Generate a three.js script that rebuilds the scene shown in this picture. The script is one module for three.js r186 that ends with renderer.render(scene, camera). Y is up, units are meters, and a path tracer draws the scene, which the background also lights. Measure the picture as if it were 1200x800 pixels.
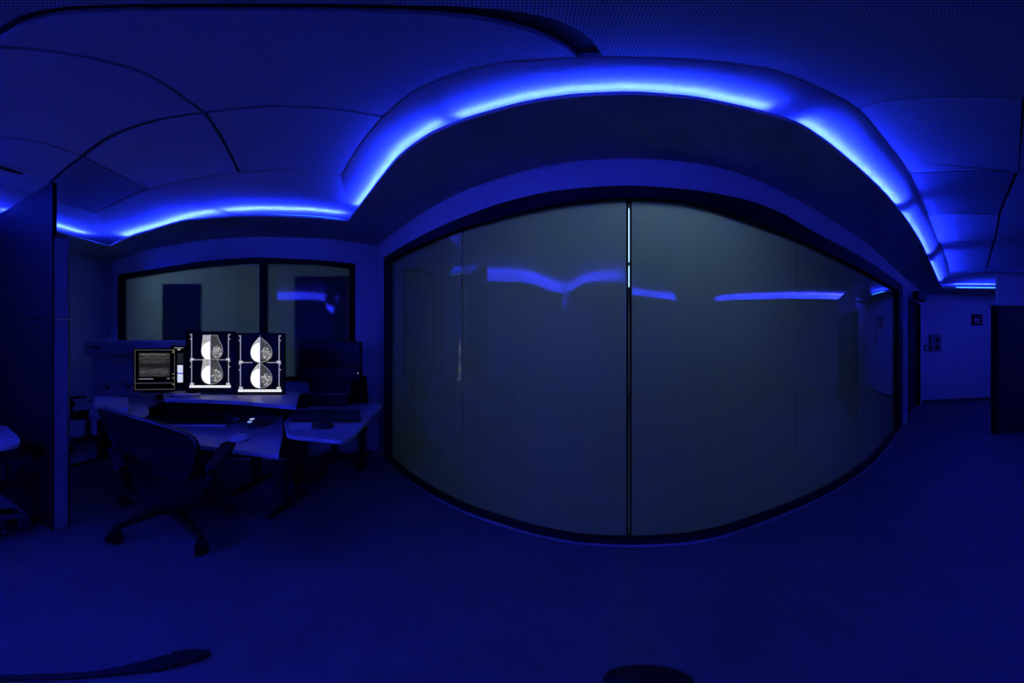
import * as THREE from 'three';
import { mergeGeometries } from 'three/addons/utils/BufferGeometryUtils.js';
import { RoundedBoxGeometry } from 'three/addons/geometries/RoundedBoxGeometry.js';
import { RectAreaLightUniformsLib } from 'three/addons/lights/RectAreaLightUniformsLib.js';

RectAreaLightUniformsLib.init();
const scene = new THREE.Scene();
scene.background = new THREE.Color(0, 0, 0);
const renderer = new THREE.WebGLRenderer({ antialias: true });
renderer.toneMapping = THREE.LinearToneMapping;
renderer.toneMappingExposure = 1.0;
renderer.shadowMap.enabled = true;

// ---------------------------------------------------------------- camera
const F = 560, H = 1.5;                       // focal length for an 800 px high frame, eye height in metres
const camera = new THREE.PerspectiveCamera(2 * Math.atan(400 / F) * 180 / Math.PI, 1.5, 0.05, 80);
camera.position.set(0, H, 0);
camera.lookAt(0, H, -10);
scene.add(camera);

// ---------------------------------------------------------------- lamps (values used by the lamp builders)
const TUBE_RGB = [0.0075, 0.016, 1.0];         // blue fluorescent sleeves
const TUBE_LIGHT = 290;                        // radiance of the tubes along the cove
const WASH_RGB = [0.022, 0.032, 1.0], WASH_LIGHT = 520;   // unseen deep-cove lamps behind and beside the view, lighting walls and floor
const CORRIDOR_RGB = [0.45, 0.8, 1.08];       // unseen cool white lamps lighting the frosted glass from behind
const CORRIDOR_LIGHT = 0.92;

// ---------------------------------------------------------------- helpers
let seed = 7;
const rnd = () => { seed = (Math.imul(seed, 1664525) + 1013904223) >>> 0; return seed / 4294967296; };
const V = (x, y, z) => new THREE.Vector3(x, y, z);
const at = (u, v, d) => V((u - 600) * d / F, H - (v - 400) * d / F, -d);       // surveyed point at depth d
const onY = (u, v, y) => at(u, v, F * (H - y) / (v - 400));                      // surveyed point on a level plane
const fl = (u, v) => onY(u, v, 0);
const lerp = (a, b, t) => a + (b - a) * t;
const taken = {};
function numbered(n) { if (!(n in taken)) { taken[n] = 0; return n; } taken[n]++; return n + '_' + String(taken[n]).padStart(3, '0'); }
function table(pts) {                          // monotone cubic through [x, y] pairs
  const n = pts.length, x = pts.map((p) => p[0]), y = pts.map((p) => p[1]), d = [], m = [];
  for (let i = 0; i < n - 1; i++) d.push((y[i + 1] - y[i]) / (x[i + 1] - x[i]));
  for (let i = 0; i < n; i++) m.push(i === 0 ? d[0] : i === n - 1 ? d[n - 2] : d[i - 1] * d[i] <= 0 ? 0 : 2 * d[i - 1] * d[i] / (d[i - 1] + d[i]));
  return (q) => {
    let i = 0; while (i < n - 2 && q > x[i + 1]) i++;
    const h = x[i + 1] - x[i], t = Math.min(1, Math.max(0, (q - x[i]) / h)), t2 = t * t, t3 = t2 * t;
    if (q < x[0]) return y[0] + m[0] * (q - x[0]);
    if (q > x[n - 1]) return y[n - 1] + m[n - 1] * (q - x[n - 1]);
    return (2 * t3 - 3 * t2 + 1) * y[i] + (t3 - 2 * t2 + t) * h * m[i] + (-2 * t3 + 3 * t2) * y[i + 1] + (t3 - t2) * h * m[i + 1];
  };
}
const range = (a, b, n) => Array.from({ length: n + 1 }, (_, i) => a + (b - a) * i / n);
function mesh(name, geo, mat, parent = scene) {
  const o = new THREE.Mesh(geo, mat); o.name = parent === scene ? numbered(name) : name;
  o.castShadow = o.receiveShadow = true; parent.add(o); return o;
}
function group(name, label, category, grp) {
  const g = new THREE.Group(); g.name = numbered(name); scene.add(g);
  g.userData = { label, category }; if (grp) g.userData.group = grp; return g;
}
function structure(o, label) { o.userData.kind = 'structure'; if (label) o.userData.label = label; return o; }
function sgroup(name, label) { const g = new THREE.Group(); g.name = numbered(name); scene.add(g); return structure(g, label); }
function tag(o, label, category, grp) { o.userData = { label, category }; if (grp) o.userData.group = grp; return o; }
const flat = (g) => { const h = g.index ? g.toNonIndexed() : g; h.computeVertexNormals(); return h; };
function merge(list) {
  return mergeGeometries(list.map((g) => { const h = g.index ? g.toNonIndexed() : g; for (const k of Object.keys(h.attributes)) if (!['position', 'normal', 'uv'].includes(k)) h.deleteAttribute(k); return h; }));
}
function box(w, h, d, x = 0, y = 0, z = 0, r = 0.004) {
  const g = new RoundedBoxGeometry(w, h, d, 2, Math.min(r, w / 2.1, h / 2.1, d / 2.1)); g.translate(x, y, z); return g;
}
// solid strip along a plan path: path(t) -> [x, z]; the section runs from offset o0 to o1 (outwards) and from y0(t) to y1(t)
function plan(path, t, e) {
  const a = path(t - e), b = path(t + e), p = path(t); let tx = b[0] - a[0], tz = b[1] - a[1]; const l = Math.hypot(tx, tz) || 1; tx /= l; tz /= l;
  return { p, n: [tz, -tx], t: [tx, tz] };     // n: to the left of the walking direction seen from above; paths run left to right as seen from the room, so n points out of it
}
function sweep(ts, path, o0, o1, y0, y1, e = 0.5) {
  const F0 = typeof y0 === 'function' ? y0 : () => y0, F1 = typeof y1 === 'function' ? y1 : () => y1;
  const pos = [], uv = [], idx = []; let s = 0, last = null;
  const rows = ts.map((t) => { const { p, n } = plan(path, t, e); if (last) s += Math.hypot(p[0] - last[0], p[1] - last[1]); last = p;
    const c = (o, y) => [p[0] + n[0] * o, y, p[1] + n[1] * o]; return { s, k: [c(o0, F0(t)), c(o0, F1(t)), c(o1, F1(t)), c(o1, F0(t))] }; });
  for (let f = 0; f < 4; f++) {
    const b = pos.length / 3;
    rows.forEach((r) => { const a = r.k[f], c = r.k[(f + 1) % 4]; pos.push(...a, ...c); uv.push(r.s, f % 2 ? 0 : a[1], r.s, f % 2 ? Math.abs(o1 - o0) : c[1]); });
    for (let i = 0; i < rows.length - 1; i++) { const q = b + i * 2; idx.push(q, q + 2, q + 1, q + 1, q + 2, q + 3); }
  }
  for (const [r, rev] of [[rows[0], 0], [rows[rows.length - 1], 1]]) {
    const b = pos.length / 3; r.k.forEach((a) => { pos.push(...a); uv.push(a[0], a[1]); });
    idx.push(...(rev ? [b, b + 2, b + 1, b, b + 3, b + 2] : [b, b + 1, b + 2, b, b + 2, b + 3]));
  }
  const g = new THREE.BufferGeometry();
  g.setAttribute('position', new THREE.Float32BufferAttribute(pos, 3)); g.setAttribute('uv', new THREE.Float32BufferAttribute(uv, 2)); g.setIndex(idx); g.computeVertexNormals();
  return g;
}
function sheet(ts, path, o, y0, y1, e = 0.5) {   // a single thin surface along a plan path
  const F0 = typeof y0 === 'function' ? y0 : () => y0, F1 = typeof y1 === 'function' ? y1 : () => y1;
  const pos = [], uv = [], idx = []; let s = 0, last = null;
  ts.forEach((t, i) => { const { p, n } = plan(path, t, e); if (last) s += Math.hypot(p[0] - last[0], p[1] - last[1]); last = p;
    for (const y of [F0(t), F1(t)]) { pos.push(p[0] + n[0] * o, y, p[1] + n[1] * o); uv.push(s, y); }
    if (i) { const q = i * 2; idx.push(q - 2, q, q - 1, q - 1, q, q + 1); } });
  const g = new THREE.BufferGeometry();
  g.setAttribute('position', new THREE.Float32BufferAttribute(pos, 3)); g.setAttribute('uv', new THREE.Float32BufferAttribute(uv, 2)); g.setIndex(idx); g.computeVertexNormals(); return g;
}
// level slab from a plan polygon [[x, z], ...]
function slab(poly, y0, y1, bevel = 0, hole) {
  const sh = new THREE.Shape(poly.map(([x, z]) => new THREE.Vector2(x, -z)));
  if (hole) sh.holes.push(new THREE.Path(hole.map(([x, z]) => new THREE.Vector2(x, -z))));
  const g = new THREE.ExtrudeGeometry(sh, { depth: y1 - y0 - 2 * bevel, bevelEnabled: bevel > 0, bevelThickness: bevel, bevelSize: bevel, bevelOffset: -bevel, bevelSegments: 2, curveSegments: 6 });
  g.translate(0, 0, bevel); g.rotateX(-Math.PI / 2); g.translate(0, y0, 0); return g;
}
function inset(poly, g) {
  let A = 0; poly.forEach((p, i) => { const q = poly[(i + 1) % poly.length]; A += p[0] * q[1] - q[0] * p[1]; });
  const s = A > 0 ? 1 : -1, n = poly.length;
  return poly.map((p, i) => {
    const a = poly[(i + n - 1) % n], b = poly[(i + 1) % n];
    const e1 = [p[0] - a[0], p[1] - a[1]], e2 = [b[0] - p[0], b[1] - p[1]], l1 = Math.hypot(...e1), l2 = Math.hypot(...e2);
    const n1 = [-e1[1] / l1 * s, e1[0] / l1 * s], n2 = [-e2[1] / l2 * s, e2[0] / l2 * s];
    const k = Math.max(0.35, 1 + n1[0] * n2[0] + n1[1] * n2[1]);
    return [p[0] + (n1[0] + n2[0]) * g / k, p[1] + (n1[1] + n2[1]) * g / k];
  });
}
const xz = (p) => [p.x, p.z];
function dense(pts, per = 5) {                 // smooth open plan curve through points
  const c = new THREE.CatmullRomCurve3(pts.map(([x, z]) => V(x, 0, z)), false, 'centripetal');
  return c.getPoints((pts.length - 1) * per).map(xz);
}
function bar(a, b, r0, r1 = r0, seg = 10) {    // tapered round bar
  const d = b.clone().sub(a), g = new THREE.CylinderGeometry(r1, r0, d.length(), seg);
  g.translate(0, d.length() / 2, 0); g.applyQuaternion(new THREE.Quaternion().setFromUnitVectors(V(0, 1, 0), d.normalize())); g.translate(a.x, a.y, a.z); return g;
}
function beam(a, b, w0, h0, w1 = w0, h1 = h0) { // tapered rectangular beam, upright section
  const d = b.clone().sub(a), s = V(-d.z, 0, d.x).normalize(), up = V(0, 1, 0), pos = [], q = [];
  for (const [c, w, h] of [[a, w0, h0], [b, w1, h1]]) for (const [i, j] of [[-1, -1], [1, -1], [0.7, 1], [-0.7, 1]]) q.push(c.clone().addScaledVector(s, i * w / 2).addScaledVector(up, j * h / 2));
  const f = [[0, 1, 5, 4], [1, 2, 6, 5], [2, 3, 7, 6], [3, 0, 4, 7], [3, 2, 1, 0], [4, 5, 6, 7]];
  for (const [i, j, k, l] of f) for (const m of [i, j, k, i, k, l]) pos.push(q[m].x, q[m].y, q[m].z);
  const g = new THREE.BufferGeometry(); g.setAttribute('position', new THREE.Float32BufferAttribute(pos, 3)); g.setAttribute('uv', new THREE.Float32BufferAttribute(pos.length / 3 * 2 | 0 ? new Array(pos.length / 3 * 2).fill(0) : [], 2)); g.computeVertexNormals(); return g;
}
function tube(points, r, seg = 40, rs = 8) { return new THREE.TubeGeometry(new THREE.CatmullRomCurve3(points, false, 'centripetal'), seg, r, rs, false); }

// ---------------------------------------------------------------- textures and materials
function noiseTexture(n, cells, lo, hi, gamma = 1) {
  const layers = cells.map(([c, w]) => ({ c, w, g: Float32Array.from({ length: c * c }, rnd) })), data = new Uint8Array(n * n * 4);
  for (let y = 0; y < n; y++) for (let x = 0; x < n; x++) {
    let v = 0, tw = 0;
    for (const { c, w, g } of layers) {
      const fx = x / n * c, fy = y / n * c, ix = Math.floor(fx), iy = Math.floor(fy), a = fx - ix, b = fy - iy, sa = a * a * (3 - 2 * a), sb = b * b * (3 - 2 * b);
      const G = (i, j) => g[((j + c) % c) * c + (i + c) % c];
      v += w * lerp(lerp(G(ix, iy), G(ix + 1, iy), sa), lerp(G(ix, iy + 1), G(ix + 1, iy + 1), sa), sb); tw += w;
    }
    const k = Math.round(255 * lerp(lo, hi, Math.pow(v / tw, gamma))), o = (y * n + x) * 4; data[o] = data[o + 1] = data[o + 2] = k; data[o + 3] = 255;
  }
  const t = new THREE.DataTexture(data, n, n); t.wrapS = t.wrapT = THREE.RepeatWrapping; t.magFilter = THREE.LinearFilter; t.needsUpdate = true; return t;
}
const rep = (t, sx, sy = sx) => { const c = t.clone(); c.repeat.set(sx, sy); c.needsUpdate = true; return c; };
const tileNoise = noiseTexture(256, [[128, 1], [64, 0.6], [24, 0.35]], 0.76, 1.0);
const softNoise = noiseTexture(256, [[6, 0.6], [17, 0.4], [60, 0.3], [128, 0.2]], 0.72, 1.0);
softNoise.colorSpace = THREE.SRGBColorSpace; tileNoise.colorSpace = THREE.SRGBColorSpace;
const paleNoise = noiseTexture(256, [[6, 0.6], [17, 0.4], [60, 0.3], [128, 0.2]], 0.9, 1.0); paleNoise.colorSpace = THREE.SRGBColorSpace;
const bumpNoise = noiseTexture(256, [[128, 1], [40, 0.6]], 0, 1);
const perfTexture = (() => {
  const n = 128, c = document.createElement('canvas'); c.width = c.height = n; const g = c.getContext('2d');
  g.fillStyle = '#ffffff'; g.fillRect(0, 0, n, n); g.fillStyle = '#6a6a6a';
  for (let j = 0; j < 4; j++) for (let i = 0; i < 4; i++) { g.beginPath(); g.arc((i + 0.5) * 32, (j + 0.5) * 32, 9, 0, 7); g.fill(); }
  const t = new THREE.CanvasTexture(c); t.wrapS = t.wrapT = THREE.RepeatWrapping; t.colorSpace = THREE.SRGBColorSpace; return t;
})();
const std = (o) => new THREE.MeshStandardMaterial({ side: THREE.DoubleSide, ...o });
const phys = (o) => new THREE.MeshPhysicalMaterial({ side: THREE.DoubleSide, ...o });
const rgb = (r, g, b) => new THREE.Color().setRGB(r, g, b);
const M = {
  wall: std({ color: rgb(0.8, 0.8, 0.8), roughness: 0.75, map: rep(paleNoise, 0.4), bumpMap: rep(bumpNoise, 2.5), bumpScale: 0.0006 }),
  floor: phys({ color: rgb(0.15, 0.15, 0.158), roughness: 0.5, map: rep(softNoise, 0.45), bumpMap: rep(bumpNoise, 1.4), bumpScale: 0.0006 }),
  plaster: std({ color: rgb(0.82, 0.82, 0.82), roughness: 0.9, map: rep(tileNoise, 5), bumpMap: rep(bumpNoise, 4), bumpScale: 0.0012 }),
  tile: std({ color: rgb(0.74, 0.74, 0.74), roughness: 0.95, map: rep(tileNoise, 2.2), bumpMap: rep(bumpNoise, 4), bumpScale: 0.002 }),
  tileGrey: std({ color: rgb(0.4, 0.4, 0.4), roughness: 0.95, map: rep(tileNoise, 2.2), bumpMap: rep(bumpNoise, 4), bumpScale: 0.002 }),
  perforated: std({ color: rgb(0.62, 0.62, 0.62), roughness: 0.7, map: rep(perfTexture, 13.5) }),
  grid: std({ color: rgb(0.06, 0.06, 0.06), roughness: 0.6 }),
  soffit: std({ color: rgb(0.6, 0.6, 0.6), roughness: 0.85, map: rep(softNoise, 0.5) }),
  frame: phys({ color: rgb(0.01, 0.01, 0.01), roughness: 0.6, specularIntensity: 0.15 }),
  trimGrey: std({ color: rgb(0.3, 0.3, 0.3), roughness: 0.5 }),
  pane: phys({ color: rgb(1, 1, 1), roughness: 0.0, transmission: 1, thickness: 0, ior: 1.5 }),
  film: phys({ color: rgb(0.26, 0.28, 0.28), roughness: 1, transmission: 0.72, thickness: 0, specularIntensity: 0 }),
  white: std({ color: rgb(0.82, 0.82, 0.82), roughness: 0.5 }),
  desk: std({ color: rgb(0.66, 0.66, 0.68), roughness: 0.45, map: rep(softNoise, 1.2) }),
  deskEdge: std({ color: rgb(0.5, 0.5, 0.52), roughness: 0.4 }),
  paper: std({ color: rgb(0.85, 0.85, 0.85), roughness: 0.9 }),
  black: phys({ color: rgb(0.008, 0.008, 0.008), roughness: 0.55, specularIntensity: 0.4 }),
  blackGloss: phys({ color: rgb(0.008, 0.008, 0.008), roughness: 0.3, specularIntensity: 0.5 }),
  fabric: phys({ color: rgb(0.006, 0.006, 0.0065), roughness: 0.95, specularIntensity: 0.2, map: rep(tileNoise, 12) }),
  darkGrey: std({ color: rgb(0.05, 0.05, 0.055), roughness: 0.5 }),
  midGrey: std({ color: rgb(0.2, 0.2, 0.21), roughness: 0.5 }),
  darkPanel: phys({ color: rgb(0.007, 0.007, 0.008), roughness: 0.6, specularIntensity: 0.15, map: rep(softNoise, 0.7) }),
  postPanel: std({ color: rgb(0.085, 0.085, 0.085), roughness: 0.5, map: rep(softNoise, 0.7) }),
  doorPanel: phys({ color: rgb(0.009, 0.009, 0.01), roughness: 0.6, specularIntensity: 0.3 }),
  metal: std({ color: rgb(0.5, 0.5, 0.52), roughness: 0.35, metalness: 0.8 }),
  tubeGlow: std({ color: rgb(0.6, 0.6, 0.6), roughness: 0.4, emissive: rgb(0.06, 0.35, 1), emissiveIntensity: 2 }),
  cap: std({ color: rgb(0.5, 0.5, 0.5), roughness: 0.4 }),
  lampGlow: std({ color: rgb(0.8, 0.8, 0.8), emissive: rgb(...CORRIDOR_RGB), emissiveIntensity: 1.4 }),
};

// ================================================================ THE ROOM
// plan of the walls, seen from the eye point
const YC = H + 1.5;                            // ceiling
const glassFoot = table([[443, 528], [480, 562], [540, 597], [590, 615], [640, 629], [690, 637], [740, 639], [790, 637], [840, 629], [900, 609], [960, 583.5], [1020, 544.5], [1056, 502], [1065, 491], [1080, 472]]);
const glassD = (u) => F * H / (glassFoot(u) - 400);
const glassPath = (u) => { const d = glassD(u); return [(u - 600) * d / F, -d]; };
const yAt = (u, v) => H - (v - 400) * glassD(u) / F;
const backD = table([[130, 7.97], [175, 6.87], [250, 6.18], [300, 6.03], [375, 6.13], [442, 6.56]]);
const backPath = (u) => { const d = backD(u); return [(u - 600) * d / F, -d]; };
const yBack = (u, v) => H - (v - 400) * backD(u) / F;
const segPath = (...pts) => { const l = [0]; for (let i = 1; i < pts.length; i++) l.push(l[i - 1] + Math.hypot(pts[i][0] - pts[i - 1][0], pts[i][1] - pts[i - 1][1])); return Object.assign((t) => { const s = t * l[l.length - 1]; let i = 0; while (i < pts.length - 2 && s > l[i + 1]) i++; const k = (s - l[i]) / (l[i + 1] - l[i]); return [lerp(pts[i][0], pts[i + 1][0], k), lerp(pts[i][1], pts[i + 1][1], k)]; }, { total: l[l.length - 1] }); };
const cornerA = backPath(130), cornerB = glassPath(1080);
const leftPath = segPath([-6.6, 4], [-6.6, -6], cornerA);
const endPath = segPath(cornerB, [12.55, -12.35], [15, -12.8]);
const rightPath = segPath([15, -12.8], [15, 7]);
const rearPath = segPath([15, 7], [2.2, 7], [2.2, 4], [-6.6, 4]);

// floor
const floorMesh = mesh('floor', slab([[-10, 8.5], [17, 8.5], [17, -16], [-10, -16]], -0.12, 0), M.floor);
structure(floorMesh, 'dark blue-lit smooth vinyl floor');

// walls
const usGlass = range(443, 1080, 150);
structure(mesh('wall_left', sweep(range(0, 1, 20), leftPath, 0, 0.15, 0, YC + 0.03, 0.01), M.wall), 'plain painted side wall beyond the partition');
structure(mesh('wall_rear', merge([slab([[2.2, 7], [15.2, 7], [15.2, 7.15], [2.2, 7.15]], 0, YC + 0.03), slab([[2.05, 4], [2.2, 4], [2.2, 7.15], [2.05, 7.15]], 0, YC + 0.03), slab([[-6.75, 4], [2.05, 4], [2.05, 4.15], [-6.75, 4.15]], 0, YC + 0.03)]), M.wall), 'unseen plain wall behind the viewer with a recess for a cove');  // out of view; steps back on one side to hold a cove lighting the desk
structure(mesh('wall_right', sweep([0, 1], rightPath, 0, 0.15, 0, YC + 0.03, 0.01), M.wall), 'plain side wall beyond the tall cabinet');
structure(mesh('wall_end', sweep([0, 0.5, 1], endPath, 0, 0.15, 0, YC + 0.03, 0.01), M.wall), 'plain end wall with switches and a sign');

// frame and glass lines of the big glazed wall
const outTop = table([[451, 302], [475, 287], [525, 262], [600, 235], [660, 223], [735, 218], [800, 222], [867, 233], [910, 248], [960, 276], [1010, 302], [1058, 335]]);
const inTop = table([[455, 307], [475, 296], [525, 274], [583, 256], [633, 244], [683, 236], [740, 232], [800, 236], [833, 243], [867, 254], [905, 268], [935, 280], [1010, 317], [1053, 341]]);
const G0 = 451, G1 = 1057;
const railH = 0.055, yInTop = (u) => yAt(u, inTop(u)), yOutTop = (u) => yAt(u, outTop(u));
const wallFar = sgroup('wall_far', 'painted wall around the large curved glazing');
mesh('wall_band', sweep(range(G0, G1, 140), glassPath, 0, 0.15, yOutTop, YC + 0.03), M.wall, wallFar);
mesh('wall_pier', sweep(range(443, G0, 4), glassPath, 0, 0.15, 0, YC + 0.03), M.wall, wallFar);
mesh('wall_pier', sweep(range(G1, 1064, 6), glassPath, 0, 0.15, 0, YC + 0.03), M.wall, wallFar);
mesh('door_head', sweep(range(1064, 1078, 8), glassPath, 0, 0.15, (u) => lerp(yAt(1064, 347), yAt(1078, 356), (u - 1064) / 14), YC + 0.03), M.wall, wallFar);
mesh('wall_pier', sweep(range(1078, 1080, 3), glassPath, 0, 0.15, 0, YC + 0.03), M.wall, wallFar);

const win1 = sgroup('window_1', 'large curved frosted glass wall in a thin black frame');
mesh('top_rail', sweep(range(G0, G1, 140), glassPath, -0.012, 0.09, yInTop, yOutTop), M.frame, win1);
mesh('bottom_rail', sweep(range(G0, G1, 140), glassPath, -0.012, 0.09, 0.012, railH), M.frame, win1);
mesh('floor_strip', sweep(range(445, 1060, 140), glassPath, -0.03, 0.0, 0.0005, 0.012), M.trimGrey, win1);
mesh('stile', sweep(range(G0, 455.5, 3), glassPath, -0.012, 0.09, 0.012, yOutTop), M.frame, win1);
mesh('stile', sweep(range(1052.5, G1, 4), glassPath, -0.012, 0.09, 0.012, yOutTop), M.frame, win1);
for (const [a, b] of [[455.5, 536.6], [537.4, 736], [741, 939.7], [940.3, 1052.5]]) {
  const us = range(a, b, Math.max(20, Math.round((b - a) / 4)));
  const p = mesh('pane', sheet(us, glassPath, 0.03, railH, yInTop), M.pane, win1);
  mesh('frosted_film', sheet(us, glassPath, 0.045, railH, yInTop), M.film, p);
}
mesh('seal', sweep(range(736, 737.1, 2), glassPath, 0.02, 0.06, railH, yInTop), M.frame, win1);
mesh('seal', sweep(range(740.1, 741, 2), glassPath, 0.02, 0.06, railH, yInTop), M.frame, win1);

// back wall with the smaller window
const wo = table([[139, 322], [175, 316], [200, 312], [250, 305], [300, 302], [362, 304], [416, 309]]);
const wi = table([[144, 326], [200, 317], [250, 311], [300, 308], [362, 309], [410, 314]]);
const ySill = 1.0, wallBack = sgroup('wall_back', 'painted wall behind the workstation around the smaller window');
mesh('wall_pier', sweep(range(130, 139, 4), backPath, 0, 0.15, 0, YC + 0.03), M.wall, wallBack);
mesh('wall_pier', sweep(range(416, 444.5, 6), backPath, 0, 0.15, 0, YC + 0.03), M.wall, wallBack);
mesh('wall_band', sweep(range(139, 416, 50), backPath, 0, 0.15, (u) => yBack(u, wo(u)), YC + 0.03), M.wall, wallBack);
mesh('wall_base', sweep(range(139, 416, 50), backPath, 0, 0.15, 0, ySill), M.wall, wallBack);
const win2 = sgroup('window_2', 'smaller two-pane frosted window behind the monitors');
const yWo = (u) => yBack(u, wo(u)), yWi = (u) => yBack(u, wi(u));
mesh('top_rail', sweep(range(139, 416, 50), backPath, -0.01, 0.08, yWi, yWo), M.frame, win2);
mesh('bottom_rail', sweep(range(139, 416, 50), backPath, -0.01, 0.08, ySill, ySill + 0.05), M.frame, win2);
for (const [a, b] of [[139, 143.5], [304.5, 311], [410.5, 416]]) mesh('stile', sweep(range(a, b, 3), backPath, -0.01, 0.08, ySill, yWo), M.frame, win2);
for (const [a, b] of [[143.5, 304.5], [311, 410.5]]) {
  const p = mesh('pane', sheet(range(a, b, 30), backPath, 0.03, ySill + 0.05, yWi), M.pane, win2);
  mesh('frosted_film', sheet(range(a, b, 30), backPath, 0.045, ySill + 0.05, yWi), M.film, p);
}

// ---------------------------------------------------------------- ceiling: slab, tiles, plasterboard margin
const ceil = sgroup('ceiling', 'suspended tile ceiling with a plain margin over the cove');
mesh('ceiling_slab', slab([[-10, 8.5], [17, 8.5], [17, -16], [-10, -16]], YC + 0.03, YC + 0.12), M.grid, ceil);
const cl = (u, v) => xz(onY(u, v, YC));
const C = (list) => dense(list.map(([u, v]) => cl(u, v)), 5);
const pd = (x, d) => [[x, -d]];
const lineA = [[0, 55], [43, 58], [80, 63], [133, 74], [167, 85], [200, 103], [220, 118], [240, 132]];
const lineA2 = [[240, 132], [257, 157], [280, 202]];
const lineB = [[240, 132], [300, 125.5], [345, 125], [400, 129], [450, 137]];
const lineB2 = [[240, 132], [200, 138], [167, 146], [133, 159], [97, 183]];
const lineB3 = [[97, 183], [78, 197], [60, 213]];
const lineC = [[0, 161], [43, 166], [97, 183]];
const lineC2 = [[97, 183], [130, 200], [175, 222]];
const dLow = [[683, 68.5], [660, 52], [620, 35], [570, 23], [500, 15.5], [400, 12.5], [260, 12], [130, 12.5], [70, 16], [30, 25], [0, 42]];
const dHigh = [[0, 34], [30, 18], [70, 10], [130, 6.5], [260, 5.5], [400, 6], [550, 9.5], [620, 17], [660, 28], [690, 46], [705, 66]];
const jointBack = [[112, 250], [175, 222], [230, 210], [280, 202], [340, 199.5], [400, 206]];
const jointMid = [[400, 206], [420, 173], [450, 137], [483, 110], [533, 88], [600, 73], [683, 68.5], [740, 68], [800, 70], [900, 82], [950, 100], [1003, 127], [1033, 160], [1065, 203], [1087, 252], [1100, 284], [1109, 307], [1112, 320]];
const sub = (list, a, b) => { const i = list.findIndex((p) => p[0] === a), j = list.findIndex((p) => p[0] === b); return i < j ? list.slice(i, j + 1) : list.slice(j, i + 1).reverse(); };
const lineE = [[1003, 127], [1033, 119], [1083, 114], [1133, 113], [1200, 115]];
const lineF = [[1065, 203], [1133, 200], [1192, 201]];
const lineHh = [[1087, 252], [1132, 250], [1172, 252]];
const xL = -4.88, xR = 12.8, zR = 2.2;
const R = (l) => l.slice().reverse();
const Cj = (list) => C(list.map(([u, v]) => [u - (u > 900 ? 1.2 : u < 300 ? 0 : 0.4), v + (u > 1040 ? 0.6 : 1.9)]));
const tiles = [
  ['tile', M.tile, [...C(lineA), ...C(lineB), ...Cj(sub(jointMid, 483, 683)), ...C(dLow), ...pd(-2.75, 2.44)], 0.014],
  ['tile', M.tile, [...pd(xL, 2.55), ...C(lineA), ...C(lineB2), ...C(R(lineC)), ...pd(xL, 3.35)], 0.018],
  ['tile', M.tile, [...C(lineB2), ...C(lineC2), ...Cj(R(sub(jointBack, 175, 280)).reverse()), ...C(R(lineA2))], 0.014],
  ['tile', M.tile, [...C(lineB), ...Cj(R(sub(jointMid, 400, 420))), ...Cj(R(sub(jointBack, 280, 400))), ...C(R(lineA2))], 0.012],
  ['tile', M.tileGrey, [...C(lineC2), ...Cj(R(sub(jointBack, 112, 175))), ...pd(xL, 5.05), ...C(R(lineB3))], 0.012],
  ['tile', M.tile, [...pd(xL, 3.4), ...C(lineC), ...C(lineB3), ...pd(xL, 5.0)], 0.012],
  ['perforated_panel', M.perforated, [...pd(xL, 2.45), ...C(dHigh), ...Cj(sub(jointMid, 740, 1003)), ...C(lineE), ...pd(xR, 2.95), [xR, zR], [xL, zR]], 0.006],
  ['tile', M.tile, [...C(lineE), ...pd(4.5, 4.25), ...C(R(lineF)), ...Cj(R(sub(jointMid, 1003, 1065)))], 0.008],
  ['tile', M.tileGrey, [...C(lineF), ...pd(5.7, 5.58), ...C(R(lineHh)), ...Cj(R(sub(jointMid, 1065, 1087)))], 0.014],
  ['tile', M.tile, [...C(lineHh), ...pd(7.2, 7.12), ...C([[1165, 283], [1130, 283.5], [1100, 284]]), ...Cj(R(sub(jointMid, 1087, 1100)))], 0.014],
  ['tile', M.tile, [...C([[1100, 284], [1130, 283.5], [1165, 283]]), ...C([[1159, 306], [1130, 306.5], [1109, 307]])], 0.02],
  ['tile', M.tile, [...C([[1109, 307], [1130, 306.5], [1159, 306]]), ...pd(10.1, 10.2), ...C([[1135, 321], [1112, 320]])], 0.02],
  ['tile', M.tile, [...pd(3.162, 2.95), ...pd(4.503, 4.25), ...pd(xR, 4.25), ...pd(xR, 2.95)], 0.005],
  ['tile', M.tile, [...pd(4.505, 4.255), ...pd(5.705, 5.58), ...pd(xR, 5.58), ...pd(xR, 4.255)], 0.005],
  ['tile', M.tile, [...pd(5.71, 5.585), ...pd(7.21, 7.13), ...pd(10.12, 10.2), ...pd(xR, 10.6), ...pd(xR, 5.585)], 0.006],
];
const clean = (poly) => poly.filter((p, i) => { const q = poly[(i + 1) % poly.length]; return Math.hypot(p[0] - q[0], p[1] - q[1]) > 0.006; });
for (const [n, m, poly, g] of tiles) mesh(n, slab(inset(clean(poly), g), YC, YC + 0.024), m, ceil);
// recessed downlight in the ceiling above the partition
{
  const d = group('downlight', 'unlit round recessed downlight in the ceiling above the partition', 'downlight'), c = onY(9, 198, YC); d.position.set(c.x, YC, c.z); d.scale.set(0.62, 1, 1.5);
  const ring = new THREE.LatheGeometry([[0.085, -0.001], [0.11, -0.008], [0.115, -0.006], [0.115, 0]].map(([r, y]) => new THREE.Vector2(r, y)), 32); mesh('trim_ring', ring, M.white, d);
  const cup = new THREE.LatheGeometry([[0, 0.001], [0.05, 0], [0.085, -0.002]].map(([r, y]) => new THREE.Vector2(r, y - 0.002)), 32); mesh('baffle', cup, M.black, d);
}

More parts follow.
